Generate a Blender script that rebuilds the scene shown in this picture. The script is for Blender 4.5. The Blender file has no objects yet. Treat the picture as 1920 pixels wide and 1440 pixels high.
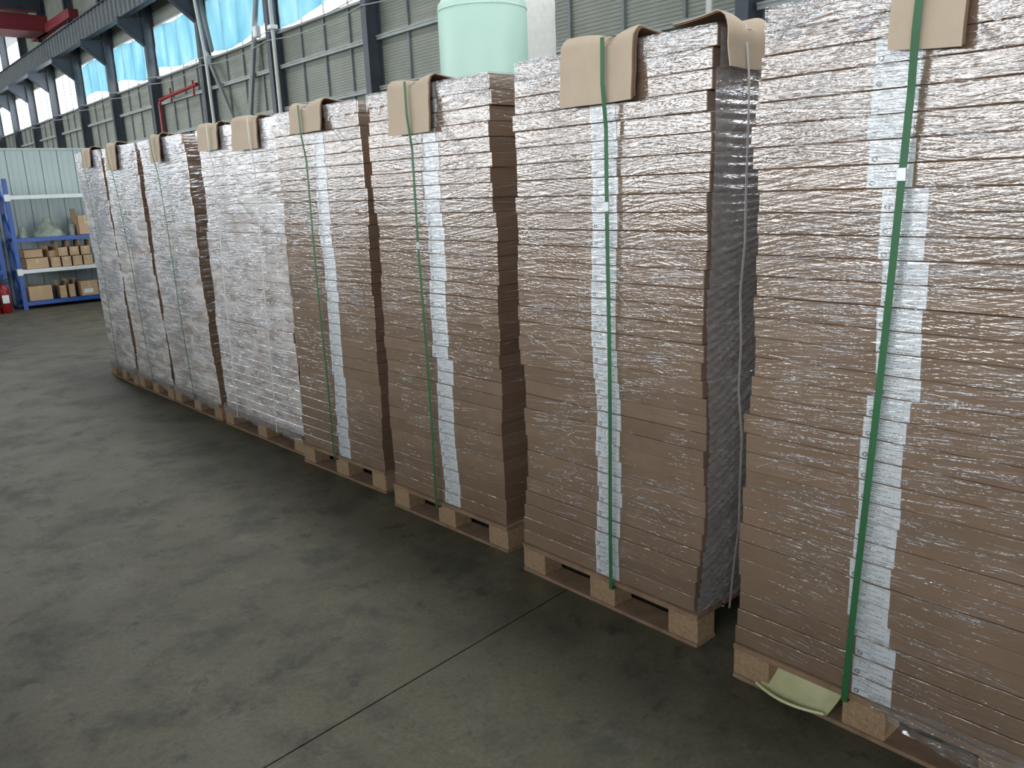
import bpy, math, random
from mathutils import Vector, Matrix, noise

random.seed(7)
S = bpy.context.scene
COL = S.collection

# ------------------------------------------------------------------ camera
CAM_F = 1548.18                      # focal length in pixels of the 1920x1440 frame
YAW, PITCH, ROLL = .7177, .2354, -.0404
CAM = Vector((-2.1489, 0.0, 1.57))
cy, sy, cp, sp = math.cos(YAW), math.sin(YAW), math.cos(PITCH), math.sin(PITCH)
Fv = Vector((sy * cp, cy * cp, -sp)); Rv = Vector((cy, -sy, 0)); Uv = Rv.cross(Fv)
cr, sr = math.cos(ROLL), math.sin(ROLL)
R2 = Rv * cr + Uv * sr; U2 = -Rv * sr + Uv * cr
cd = bpy.data.cameras.new('camera'); cd.sensor_width = 36.0; cd.lens = CAM_F * 36.0 / 1920.0
cd.clip_start = .05; cd.clip_end = 400
cam = bpy.data.objects.new('camera', cd); COL.objects.link(cam)
cam.matrix_world = Matrix(((R2.x, U2.x, -Fv.x, CAM.x), (R2.y, U2.y, -Fv.y, CAM.y), (R2.z, U2.z, -Fv.z, CAM.z), (0, 0, 0, 1)))
S.camera = cam

# ------------------------------------------------------------------ world, daylight, exposure
w = bpy.data.worlds.new('overcast_sky'); S.world = w; w.use_nodes = True
bg = w.node_tree.nodes['Background']
bg.inputs['Color'].default_value = (.96, .975, 1.0, 1); bg.inputs['Strength'].default_value = 24.0
S.view_settings.view_transform = 'Standard'; S.view_settings.look = 'None'
S.view_settings.gamma = 1.0; S.view_settings.exposure = -1.6
S.view_settings.use_curve_mapping = False
S.cycles.max_bounces = 7; S.cycles.diffuse_bounces = 4; S.cycles.glossy_bounces = 3
S.cycles.transparent_max_bounces = 14; S.cycles.transmission_bounces = 3
S.cycles.use_adaptive_sampling = True; S.cycles.adaptive_threshold = .08; S.cycles.adaptive_min_samples = 24
S.cycles.sample_clamp_indirect = 6.0
S.cycles.use_denoising = True

def portal(name, loc, rot, sx, sy_):
    """daylight enters here: an area light in portal mode set in an opening of the building"""
    l = bpy.data.lights.new(name, 'AREA'); l.shape = 'RECTANGLE'; l.size = sx; l.size_y = sy_
    l.cycles.is_portal = True
    o = bpy.data.objects.new(name, l); COL.objects.link(o); o.location = loc; o.rotation_euler = rot
    return o

# ------------------------------------------------------------------ helpers
class MB:
    def __init__(s): s.v = []; s.f = []; s.uv = {}; s.sm = False
    def add(s, vs, fs):
        b = len(s.v); s.v += [tuple(p) for p in vs]
        for f in fs: s.f.append(tuple(i + b for i in f))
        return b
    def box(s, x0, x1, y0, y1, z0, z1, c=0.0):
        if c <= 0:
            s.add([(x0,y0,z0),(x1,y0,z0),(x1,y1,z0),(x0,y1,z0),(x0,y0,z1),(x1,y0,z1),(x1,y1,z1),(x0,y1,z1)],
                  [(0,3,2,1),(4,5,6,7),(0,1,5,4),(1,2,6,5),(2,3,7,6),(3,0,4,7)]); return s
        def ring(z, i):
            return [(x0+i+c,y0+i,z),(x1-i-c,y0+i,z),(x1-i,y0+i+c,z),(x1-i,y1-i-c,z),(x1-i-c,y1-i,z),(x0+i+c,y1-i,z),(x0+i,y1-i-c,z),(x0+i,y0+i+c,z)]
        vs = ring(z0, c*.6) + ring(z0+c, 0) + ring(z1-c, 0) + ring(z1, c*.6)
        fs = [tuple(reversed(range(8))), tuple(range(24, 32))]
        for k in range(3):
            for i in range(8):
                j = (i+1) % 8; fs.append((k*8+i, k*8+j, k*8+8+j, k*8+8+i))
        s.add(vs, fs); return s
    def tube(s, pts, r, n=8, cap=True):
        pts = [Vector(p) for p in pts]; rings = []
        for i, p in enumerate(pts):
            d = (pts[min(i+1, len(pts)-1)] - pts[max(i-1, 0)]).normalized()
            a = Vector((0,0,1)) if abs(d.z) < .9 else Vector((1,0,0))
            u = d.cross(a).normalized(); v = d.cross(u)
            rr = r[i] if isinstance(r, (list, tuple)) else r
            rings.append([p + u*rr*math.cos(2*math.pi*k/n) + v*rr*math.sin(2*math.pi*k/n) for k in range(n)])
        vs = [q for g in rings for q in g]; fs = []
        for i in range(len(pts)-1):
            for k in range(n):
                j = (k+1) % n; fs.append((i*n+k, i*n+j, (i+1)*n+j, (i+1)*n+k))
        if cap: fs += [tuple(reversed(range(n))), tuple(range((len(pts)-1)*n, len(pts)*n))]
        s.add(vs, fs); return s
    def lathe(s, prof, n=32, c=(0,0,0)):
        vs = []; fs = []
        for (r, z) in prof:
            for k in range(n): vs.append((c[0]+r*math.cos(2*math.pi*k/n), c[1]+r*math.sin(2*math.pi*k/n), c[2]+z))
        for i in range(len(prof)-1):
            for k in range(n):
                j = (k+1) % n; fs.append((i*n+k, i*n+j, (i+1)*n+j, (i+1)*n+k))
        fs += [tuple(reversed(range(n))), tuple(range((len(prof)-1)*n, len(prof)*n))]
        s.add(vs, fs); return s
    def bar(s, a, b, wd, up=(0,0,1), h=None):
        """rectangular bar from a to b"""
        a, b = Vector(a), Vector(b); h = h or wd
        d = (b-a).normalized(); u = d.cross(Vector(up)).normalized(); v = u.cross(d).normalized()
        vs = []
        for p in (a, b):
            for (i, j) in ((-1,-1),(1,-1),(1,1),(-1,1)): vs.append(p + u*wd/2*i + v*h/2*j)
        s.add(vs, [(0,3,2,1),(4,5,6,7),(0,1,5,4),(1,2,6,5),(2,3,7,6),(3,0,4,7)]); return s
    def band(s, pts, wdir, width, th, nrm):
        """flat band (strap) along pts; wdir width direction, nrm list of outward normals"""
        wv = Vector(wdir); vs = []; fs = []
        for p, n in zip(pts, nrm):
            p = Vector(p); n = Vector(n)
            vs += [p - wv*width/2, p + wv*width/2, p + wv*width/2 + n*th, p - wv*width/2 + n*th]
        m = len(pts)
        for i in range(m-1):
            for k in range(4):
                j = (k+1) % 4; fs.append((i*4+k, i*4+j, i*4+4+j, i*4+4+k))
        fs += [(3,2,1,0), tuple((m-1)*4+k for k in range(4))]
        s.add(vs, fs); return s
    def grid(s, fn, nu, nv, th=0.0, nfn=None):
        """sheet fn(i/nu, j/nv); with thickness th along nfn"""
        P = [[Vector(fn(i/nu, j/nv)) for j in range(nv+1)] for i in range(nu+1)]
        vs = [p for r in P for p in r]; m = nv+1; fs = []
        for i in range(nu):
            for j in range(nv): fs.append((i*m+j, (i+1)*m+j, (i+1)*m+j+1, i*m+j+1))
        if th:
            N = []
            for i in range(nu+1):
                for j in range(nv+1):
                    a = P[min(i+1,nu)][j]-P[max(i-1,0)][j]; b = P[i][min(j+1,nv)]-P[i][max(j-1,0)]
                    n = a.cross(b); N.append(n.normalized() if n.length else Vector((0,0,1)))
            o = len(vs); vs = vs + [p - n*th for p, n in zip(vs, N)]
            fs += [tuple(reversed([q+o for q in f])) for f in fs[:nu*nv]]
            edge = [i*m for i in range(nu+1)] + [nu*m+j for j in range(1,nv+1)] + [i*m+nv for i in range(nu-1,-1,-1)] + [j for j in range(nv-1,0,-1)]
            for q in range(len(edge)):
                a, b = edge[q], edge[(q+1) % len(edge)]; fs.append((b, a, a+o, b+o))
        s.add(vs, fs); return s
    def mesh(s, name, mat, smooth=False):
        me = bpy.data.meshes.new(name); me.from_pydata(s.v, [], s.f); me.update()
        if mat: me.materials.append(mat)
        if smooth:
            me.polygons.foreach_set('use_smooth', [True]*len(me.polygons)); me.set_sharp_from_angle(angle=.7)
        return me
    def build(s, name, mat, parent=None, smooth=False):
        return put(name, s.mesh(name, mat, smooth), parent)

def put(name, me, parent=None, M=None):
    o = bpy.data.objects.new(name, me); COL.objects.link(o)
    if parent: o.parent = parent
    if M is not None: o.matrix_world = M
    return o
def empty(name, loc=(0,0,0), rz=0.0):
    o = bpy.data.objects.new(name, None); COL.objects.link(o); o.location = loc; o.rotation_euler = (0,0,rz); o.empty_display_size = .1
    return o
def tag(o, label=None, cat=None, group=None, kind=None):
    if label: o['label'] = label
    if cat: o['category'] = cat
    if group: o['group'] = group
    if kind: o['kind'] = kind
    return o

# ------------------------------------------------------------------ materials
def newmat(name):
    m = bpy.data.materials.new(name); m.use_nodes = True
    nt = m.node_tree; b = nt.nodes['Principled BSDF']
    return m, nt, b
def N(nt, t, **kw):
    n = nt.nodes.new(t)
    for k, v in kw.items(): setattr(n, k, v)
    return n
def ramp(nt, fac, stops):
    r = N(nt, 'ShaderNodeValToRGB'); nt.links.new(fac, r.inputs['Fac'])
    e = r.color_ramp.elements
    while len(e) < len(stops): e.new(.5)
    for q, (p, c) in zip(e, stops): q.position = p; q.color = (*c, 1) if len(c) == 3 else c
    return r.outputs['Color']
def nz(nt, vec, scale, detail=4, rough=.6, dist=0.0):
    n = N(nt, 'ShaderNodeTexNoise'); n.inputs['Scale'].default_value = scale; n.inputs['Detail'].default_value = detail
    n.inputs['Roughness'].default_value = rough; n.inputs['Distortion'].default_value = dist
    if vec is not None: nt.links.new(vec, n.inputs['Vector'])
    return n.outputs['Fac']
def mapping(nt, vec, scale=(1,1,1), rot=(0,0,0), loc=(0,0,0)):
    n = N(nt, 'ShaderNodeMapping'); n.inputs['Scale'].default_value = scale; n.inputs['Rotation'].default_value = rot; n.inputs['Location'].default_value = loc
    nt.links.new(vec, n.inputs['Vector']); return n.outputs['Vector']
def objco(nt): return N(nt, 'ShaderNodeTexCoord').outputs['Object']
def pos(nt): return N(nt, 'ShaderNodeNewGeometry').outputs['Position']
def mixc(nt, fac, a, b, mode='MIX'):
    n = N(nt, 'ShaderNodeMix', data_type='RGBA', blend_type=mode)
    for k, v in ((0, fac), (6, a), (7, b)):
        if isinstance(v, (int, float)): n.inputs[k].default_value = v
        elif isinstance(v, (tuple, list)): n.inputs[k].default_value = (*v, 1)
        else: nt.links.new(v, n.inputs[k])
    return n.outputs[2]
def mth(nt, op, a, b=0.0, clamp=False):
    n = N(nt, 'ShaderNodeMath', operation=op); n.use_clamp = clamp
    for k, v in ((0, a), (1, b)):
        if isinstance(v, (int, float)): n.inputs[k].default_value = v
        else: nt.links.new(v, n.inputs[k])
    return n.outputs[0]
def bump(nt, h, strength, dist):
    n = N(nt, 'ShaderNodeBump'); n.inputs['Strength'].default_value = strength; n.inputs['Distance'].default_value = dist
    nt.links.new(h, n.inputs['Height']); return n.outputs['Normal']

def plain(name, col, rough=.6, metal=0.0, var=.12, scale=6.0, coat=0.0):
    m, nt, b = newmat(name)
    f = nz(nt, pos(nt), scale, 5)
    lo = tuple(c*(1-var) for c in col); hi = tuple(min(1, c*(1+var)) for c in col)
    nt.links.new(ramp(nt, f, [(.3, lo), (.7, hi)]), b.inputs['Base Color'])
    b.inputs['Roughness'].default_value = rough; b.inputs['Metallic'].default_value = metal; b.inputs['Coat Weight'].default_value = coat
    return m

def streak_height(nt):
    """height field of taut stretch film: long thin ridges running round the stack"""
    g = N(nt, 'ShaderNodeSeparateXYZ'); nt.links.new(pos(nt), g.inputs[0])
    al = mth(nt, 'ADD', g.outputs['X'], g.outputs['Y'])
    wob = nz(nt, pos(nt), 1.1, 2)
    outs = []
    for (tilt, su, sv, dt) in ((.10, 2.3, 78, 3), (-.13, 3.0, 140, 2), (.30, 3.6, 100, 2)):
        z2 = mth(nt, 'ADD', g.outputs['Z'], mth(nt, 'MULTIPLY', al, tilt))
        z3 = mth(nt, 'ADD', z2, mth(nt, 'MULTIPLY', wob, .12))
        c = N(nt, 'ShaderNodeCombineXYZ')
        nt.links.new(mth(nt, 'MULTIPLY', al, su), c.inputs[0]); nt.links.new(mth(nt, 'MULTIPLY', z3, sv), c.inputs[2])
        outs.append(nz(nt, c.outputs[0], 1.0, dt, .55, .18))
    h = mth(nt, 'ADD', outs[0], mth(nt, 'MULTIPLY', outs[1], .6)); h = mth(nt, 'ADD', h, mth(nt, 'MULTIPLY', outs[2], .35))
    big = nz(nt, pos(nt), 9.0, 3)
    return mth(nt, 'ADD', h, mth(nt, 'MULTIPLY', big, .5))

def wrapped(name, lo, hi, loose=False, coatw=1.0):
    """a surface under a tight layer of clear film: the film is the coat"""
    m, nt, b = newmat(name)
    oi = N(nt, 'ShaderNodeObjectInfo')
    f = nz(nt, pos(nt), 5.0, 6, .65)
    c = ramp(nt, f, [(.3, lo), (.72, hi)])
    v = mth(nt, 'ADD', mth(nt, 'MULTIPLY', oi.outputs['Random'], .22), .89)
    vc = N(nt, 'ShaderNodeCombineColor')
    for k in range(3): nt.links.new(v, vc.inputs[k])
    c = mixc(nt, 1.0, c, vc.outputs[0], 'MULTIPLY')
    h = streak_height(nt); bd = .0017
    if loose:      # slack cloudy film; its reflected haze is painted on aisle faces only
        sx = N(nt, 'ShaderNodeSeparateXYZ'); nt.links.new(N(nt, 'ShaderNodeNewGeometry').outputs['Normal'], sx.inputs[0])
        haze_noise = nz(nt, mapping(nt, pos(nt), (2.5,2.5,9), rot=(.35,0,0)), 1.6, 5, .65, .8)
        painted_haze = mth(nt, 'MULTIPLY', mth(nt, 'LESS_THAN', sx.outputs['X'], -.6), ramp(nt, haze_noise, [(.34,(.18,.18,.18)),(.60,(.85,.85,.85))]))
        c = mixc(nt, painted_haze, c, (.86,.835,.85))
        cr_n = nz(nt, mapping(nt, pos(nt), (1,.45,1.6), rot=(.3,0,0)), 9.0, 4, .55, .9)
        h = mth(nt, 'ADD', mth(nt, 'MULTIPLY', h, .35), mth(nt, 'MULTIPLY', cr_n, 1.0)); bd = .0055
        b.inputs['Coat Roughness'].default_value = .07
    nt.links.new(c, b.inputs['Base Color'])
    b.inputs['Roughness'].default_value = .75; b.inputs['Specular IOR Level'].default_value = .2
    b.inputs['Coat Weight'].default_value = coatw
    if not loose:
        nt.links.new(ramp(nt, nz(nt, mapping(nt, pos(nt), (4,4,30)), 1.0, 4), [(.40,(.20,.20,.20)),(.60,(.055,.055,.055))]), b.inputs['Coat Roughness'])
    b.inputs['Coat IOR'].default_value = 2.8
    nt.links.new(bump(nt, h, 1.0, bd), b.inputs['Coat Normal'])
    return m

M = {}
M['kraft'] = wrapped('kraft_carton_in_film', (.20,.126,.084), (.255,.166,.114))
M['kraft_hazy'] = wrapped('kraft_carton_in_loose_film_painted_haze', (.20,.126,.084), (.255,.166,.114), loose=True)
M['kraft_bare'] = plain('kraft_card', (.50,.345,.215), .8, var=.08, scale=9)
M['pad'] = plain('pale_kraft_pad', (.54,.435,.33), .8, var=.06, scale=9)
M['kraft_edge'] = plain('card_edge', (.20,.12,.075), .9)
M['label'] = None
M['board'] = plain('pallet_board', (.26,.17,.11), .85, var=.25, scale=14)

# pressed chipboard blocks
m, nt, b = newmat('chipboard')
vo = N(nt, 'ShaderNodeTexVoronoi'); vo.inputs['Scale'].default_value = 210; nt.links.new(objco(nt), vo.inputs['Vector'])
f = nz(nt, objco(nt), 60, 4)
c = mixc(nt, .55, ramp(nt, vo.outputs['Color'], [(.1,(.22,.135,.072)),(.9,(.46,.32,.20))]), ramp(nt, f, [(.3,(.27,.17,.096)),(.7,(.45,.31,.195))]))
nt.links.new(c, b.inputs['Base Color']); b.inputs['Roughness'].default_value = .85
nt.links.new(bump(nt, vo.outputs['Distance'], .4, .002), b.inputs['Normal']); M['chip'] = m

# printed paper label under film: rows of small illegible print
m, nt, b = newmat('printed_label_in_film')
uvn = N(nt, 'ShaderNodeTexCoord'); sep = N(nt, 'ShaderNodeSeparateXYZ'); nt.links.new(uvn.outputs['UV'], sep.inputs[0])
oi = N(nt, 'ShaderNodeObjectInfo')
rowv = mth(nt, 'MULTIPLY', sep.outputs['Y'], 8.0)
rfr = mth(nt, 'FRACT', rowv); rid = mth(nt, 'FLOOR', rowv)
inrow = mth(nt, 'MULTIPLY', mth(nt, 'GREATER_THAN', rfr, .28), mth(nt, 'LESS_THAN', rfr, .72))
cc = N(nt, 'ShaderNodeCombineXYZ')
nt.links.new(mth(nt, 'MULTIPLY', sep.outputs['X'], 46.0), cc.inputs[0])
nt.links.new(mth(nt, 'ADD', mth(nt, 'MULTIPLY', rid, 7.3), mth(nt, 'MULTIPLY', mth(nt,'FLOOR', mth(nt,'MULTIPLY', rfr, 4.0)), .9)), cc.inputs[1])
wn = N(nt, 'ShaderNodeTexNoise'); wn.inputs['Scale'].default_value = 1.0; wn.inputs['Detail'].default_value = 1; nt.links.new(cc.outputs[0], wn.inputs['Vector'])
glyph = mth(nt, 'GREATER_THAN', wn.outputs['Fac'], .50)
c2 = N(nt, 'ShaderNodeCombineXYZ'); nt.links.new(mth(nt,'MULTIPLY', sep.outputs['X'], 2.2), c2.inputs[0]); nt.links.new(mth(nt,'MULTIPLY', rid, 3.7), c2.inputs[1])
words_ = N(nt, 'ShaderNodeTexNoise'); words_.inputs['Scale'].default_value = 1.0; words_.inputs['Detail'].default_value = 0; nt.links.new(c2.outputs[0], words_.inputs['Vector'])
inx = mth(nt, 'MULTIPLY', mth(nt, 'GREATER_THAN', sep.outputs['X'], .14), mth(nt, 'LESS_THAN', sep.outputs['X'], .86))
ink = mth(nt, 'MULTIPLY', mth(nt, 'MULTIPLY', inrow, glyph), mth(nt, 'MULTIPLY', inx, mth(nt, 'GREATER_THAN', words_.outputs['Fac'], .43)))
# small round mark at the lower corner of each label
dx = mth(nt, 'SUBTRACT', sep.outputs['X'], .13); dy = mth(nt, 'MULTIPLY', mth(nt, 'SUBTRACT', sep.outputs['Y'], .2), .55)
dd = mth(nt, 'SQRT', mth(nt, 'ADD', mth(nt, 'MULTIPLY', dx, dx), mth(nt, 'MULTIPLY', dy, dy)))
mark = mth(nt, 'MULTIPLY', mth(nt, 'LESS_THAN', dd, .07), mth(nt, 'GREATER_THAN', dd, .035))
ink = mth(nt, 'MAXIMUM', ink, mark)
nt.links.new(mixc(nt, mth(nt,'MULTIPLY', ink, .8), (.70,.74,.79), (.05,.055,.06)), b.inputs['Base Color'])
b.inputs['Roughness'].default_value = .6; b.inputs['Coat Weight'].default_value = 1; b.inputs['Coat Roughness'].default_value = .10; b.inputs['Coat IOR'].default_value = 2.4
nt.links.new(bump(nt, streak_height(nt), 1.0, .0026), b.inputs['Coat Normal']); M['label'] = m

# stretch film itself
m, nt, b = newmat('stretch_film')
out = nt.nodes['Material Output']; nt.nodes.remove(b)
tr = N(nt, 'ShaderNodeBsdfTransparent'); gl = N(nt, 'ShaderNodeBsdfGlossy'); gl.inputs['Roughness'].default_value = .07; gl.inputs['Color'].default_value = (.95,.96,1,1)
df = N(nt, 'ShaderNodeBsdfTranslucent'); df.inputs['Color'].default_value = (.8,.8,.84,1)
d2 = N(nt, 'ShaderNodeBsdfDiffuse'); d2.inputs['Color'].default_value = (.8,.8,.84,1)
mx0 = N(nt, 'ShaderNodeMixShader'); mx0.inputs[0].default_value = .6; nt.links.new(df.outputs[0], mx0.inputs[1]); nt.links.new(d2.outputs[0], mx0.inputs[2])
mx1 = N(nt, 'ShaderNodeMixShader'); mx1.inputs[0].default_value = .62; nt.links.new(mx0.outputs[0], mx1.inputs[1]); nt.links.new(gl.outputs[0], mx1.inputs[2])
mx2 = N(nt, 'ShaderNodeMixShader'); nt.links.new(tr.outputs[0], mx2.inputs[1]); nt.links.new(mx1.outputs[0], mx2.inputs[2])
fr = nz(nt, mapping(nt, pos(nt), (30,30,60)), 1.0, 3)
nt.links.new(ramp(nt, fr, [(.35,(.16,.16,.16)),(.75,(.55,.55,.55))]), mx2.inputs[0])
bn = bump(nt, streak_height(nt), 1.0, .004); nt.links.new(bn, gl.inputs['Normal'])
nt.links.new(mx2.outputs[0], out.inputs['Surface']); M['film'] = m

m2 = M['film'].copy(); m2.name = 'stretch_film_dense'; M['film_dense'] = m2
for n_ in m2.node_tree.nodes:
    if n_.type == 'VALTORGB': n_.color_ramp.elements[0].color = (.25,.25,.25,1); n_.color_ramp.elements[1].color = (.8,.8,.8,1)
m3 = M['film_dense'].copy(); m3.name = 'stretch_film_bunched_whitened'; M['film_whitened'] = m3      # gathered film, colour whitened in place of light missing in the gap
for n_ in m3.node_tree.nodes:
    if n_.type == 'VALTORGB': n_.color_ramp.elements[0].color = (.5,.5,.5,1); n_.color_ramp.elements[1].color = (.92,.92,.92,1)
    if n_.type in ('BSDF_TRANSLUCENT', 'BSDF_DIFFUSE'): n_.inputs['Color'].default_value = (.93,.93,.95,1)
M['strap_green'] = plain('green_pet_strap', (.03,.135,.052), .48, var=.1)
M['strap_white'] = plain('white_pp_strap', (.62,.60,.58), .45, var=.05)
M['seal'] = plain('steel_seal', (.62,.66,.68), .3, .8)
M['print'] = plain('faint_grey_print', (.48,.38,.29), .8)
M['roll'] = None
m, nt, b = newmat('pale_yellow_foam_sheet'); b.inputs['Roughness'].default_value = .6
nt.links.new(ramp(nt, nz(nt, pos(nt), 9, 3), [(.3,(.55,.55,.27)),(.7,(.76,.76,.48))]), b.inputs['Base Color'])
b.inputs['Subsurface Weight'].default_value = .0; M['roll'] = m

# worn concrete
m, nt, b = newmat('worn_concrete')
P = pos(nt)
n1 = nz(nt, P, .5, 8, .66, .2); n2 = nz(nt, P, 2.6, 10, .74, .15); n3 = nz(nt, mapping(nt, P, (1,1,1), loc=(7,3,0)), 6.5, 9, .76, .2); n4 = nz(nt, P, 60, 4, .6)
c = ramp(nt, n1, [(.30,(.070,.065,.042)),(.52,(.106,.099,.064)),(.72,(.135,.125,.082))])
c = mixc(nt, ramp(nt, n2, [(.49,(0,0,0)),(.62,(.85,.85,.85))]), c, (.052,.051,.040))
c = mixc(nt, ramp(nt, n3, [(.57,(0,0,0)),(.63,(.8,.8,.8))]), c, (.036,.036,.029))
c = mixc(nt, ramp(nt, nz(nt, mapping(nt, P, (1,1,1), loc=(2,9,0)), 3.4, 10, .76, .15), [(.54,(0,0,0)),(.70,(.6,.6,.6))]), c, (.175,.16,.125))
vo = N(nt, 'ShaderNodeTexVoronoi'); vo.inputs['Scale'].default_value = 2.1; nt.links.new(mixc(nt, .15, P, N(nt,'ShaderNodeTexNoise').outputs['Color']), vo.inputs['Vector'])
spot = ramp(nt, vo.outputs['Distance'], [(.05,(.8,.8,.8)),(.13,(0,0,0))])
c = mixc(nt, mth(nt, 'MULTIPLY', spot, mth(nt, 'GREATER_THAN', n2, .5)), c, (.026,.026,.022))
c = mixc(nt, ramp(nt, n4, [(.42,(0,0,0)),(.62,(.35,.35,.35))]), c, (.045,.045,.036))
nt.links.new(c, b.inputs['Base Color'])
nt.links.new(ramp(nt, n2, [(.3,(.42,.42,.42)),(.7,(.62,.62,.62))]), b.inputs['Roughness'])
b.inputs['Specular IOR Level'].default_value = .3
nt.links.new(bump(nt, nz(nt, P, 140, 5), .12, .003), b.inputs['Normal']); M['floor'] = m

M['sheet'] = plain('grey_green_sheet', (.235,.255,.22), .55, var=.16, scale=.8)
M['steel'] = plain('grey_green_steel', (.17,.20,.20), .55, var=.15, scale=2)
M['steel_dark'] = plain('blue_grey_steel', (.05,.063,.08), .5, var=.2, scale=2)
M['girt'] = plain('light_grey_steel', (.30,.34,.33), .5, var=.12, scale=3)
M['pipe'] = plain('pale_grey_pipe', (.52,.55,.53), .45, var=.06)
M['red'] = plain('red_paint', (.15,.014,.020), .45, var=.12)
M['redfire'] = plain('fire_red', (.24,.011,.014), .35, var=.08)
M['black'] = plain('black_rubber', (.015,.015,.016), .5)
M['cable'] = plain('grey_cable', (.30,.31,.31), .6)
M['roof'] = plain('roof_sheet', (.10,.105,.10), .7, var=.2, scale=.5)
M['outer'] = plain('hall_wall', (.32,.34,.31), .7, var=.1, scale=.4)
M['partition'] = plain('pale_green_panel', (.385,.47,.47), .5, var=.05, scale=.7)
M['part_line'] = plain('panel_joint', (.20,.25,.25), .6)
M['blue'] = plain('blue_rack_paint', (.018,.085,.36), .4, var=.1)
M['white'] = plain('white_rack_paint', (.72,.76,.77), .45, var=.05)
M['tank'] = plain('mint_polyethylene', (.56,.80,.70), .42, var=.03, scale=1.2)
M['sack'] = plain('white_woven_sack', (.90,.90,.87), .7, var=.06, scale=8)
M['bag'] = plain('grey_green_plastic_bag', (.24,.28,.24), .35, var=.3, scale=12)
M['oldwood'] = plain('pale_pallet_wood', (.50,.47,.27), .8, var=.2, scale=12)
m, nt, b = newmat('blue_tarpaulin'); nt.nodes.remove(b)
t1 = N(nt, 'ShaderNodeBsdfTranslucent'); d1 = N(nt, 'ShaderNodeBsdfDiffuse'); mx = N(nt, 'ShaderNodeMixShader'); mx.inputs[0].default_value = .3
tc = ramp(nt, nz(nt, mapping(nt, pos(nt), (1.2,1.2,.5)), 1.0, 4), [(.25,(.05,.13,.17)),(.5,(.085,.17,.20)),(.75,(.14,.22,.23))])
nt.links.new(tc, t1.inputs['Color']); d1.inputs['Color'].default_value = (.05,.30,.50,1)
nt.links.new(t1.outputs[0], mx.inputs[1]); nt.links.new(d1.outputs[0], mx.inputs[2]); nt.links.new(mx.outputs[0], nt.nodes['Material Output'].inputs['Surface']); M['tarp'] = m
m, nt, b = newmat('dusty_window_glass'); nt.nodes.remove(b)
t1 = N(nt, 'ShaderNodeBsdfTransparent'); t1.inputs['Color'].default_value = (.97,.98,.98,1); g1 = N(nt, 'ShaderNodeBsdfGlossy'); g1.inputs['Roughness'].default_value = .05
mx = N(nt, 'ShaderNodeMixShader'); mx.inputs[0].default_value = .05
nt.links.new(t1.outputs[0], mx.inputs[1]); nt.links.new(g1.outputs[0], mx.inputs[2]); nt.links.new(mx.outputs[0], nt.nodes['Material Output'].inputs['Surface']); M['glass'] = m

# ================================================================== THE HALL
K = .024; W0 = 11.05; WANG = -math.atan(K)
def wall_pt(s, off, z):
    n = math.hypot(1, K); return Vector((W0 + s*K/n - off/n, s/n + off*K/n, z))
WM = Matrix.Translation((W0, 0, 0)) @ Matrix.Rotation(WANG, 4, 'Z')     # local +Y along wall, local -X into the hall
Y0, Y1 = -12.0, 92.0; XL = -13.0; ZR = 13.2
SILL, WTOP, GIRT1, GIRT2 = 6.78, 8.86, 5.68, 4.36
BAY0, BAY = 8.55, 6.07                                                   # column lines
cols = [BAY0 + BAY*n for n in range(-3, 14)]

# floor: two slabs with an open joint between them
floor = tag(empty('floor'), kind='structure')
jx0, jy0, jk = -1.385, 2.012, (2.121-2.017)/(1.108)
def jline(x): return jy0 + (x-jx0)*jk
xa, xb = XL-.2, 15.0
def slab(pts):
    m_ = MB(); n = len(pts)
    m_.add([(x,y,0) for x,y in pts] + [(x,y,-.2) for x,y in pts], [tuple(range(n)), tuple(reversed(range(n,2*n)))] + [(i, n+i, n+(i+1)%n, (i+1)%n) for i in range(n)])
    return m_
g = .0035
slab([(xa, Y0-.2), (xb, Y0-.2), (xb, jline(xb)-g), (xa, jline(xa)-g)]).build('concrete_slab', M['floor'], floor)
slab([(xa, jline(xa)+g), (xb, jline(xb)+g), (xb, Y1+.2), (xa, Y1+.2)]).build('concrete_slab', M['floor'], floor)
MB().box(xa, xb, Y0-.2, Y1+.2, -.24, -.012).build('joint_bed', M['black'], floor)

# ceiling
ceil = tag(empty('ceiling'), kind='structure')
SX0, SX1, SY0, SY1 = 1.6, 4.2, -8.0, 80.0                               # unseen strip of roof glazing, added for its light from above
MB().box(XL-.3, SX0, Y0-.3, Y1+.3, ZR, ZR+.08).box(SX1, 14.0, Y0-.3, Y1+.3, ZR, ZR+.08).box(SX0, SX1, Y0-.3, SY0, ZR, ZR+.08).box(SX0, SX1, SY1, Y1+.3, ZR, ZR+.08).build('roof_sheet', M['roof'], ceil)
MB().box(SX0, SX1, SY0, SY1, ZR+.03, ZR+.035).build('added_skylight_pane', M['glass'], ceil)
portal('daylight_added_skylight', ((SX0+SX1)/2, (SY0+SY1)/2, ZR-.01), (0,0,0), SX1-SX0, SY1-SY0)
for yy in [c_ for c_ in cols if c_ > 20]:
    MB().box(XL, 12.2, yy-.12, yy+.12, ZR-.7, ZR-.02).build('rafter', M['steel_dark'], ceil)

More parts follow.
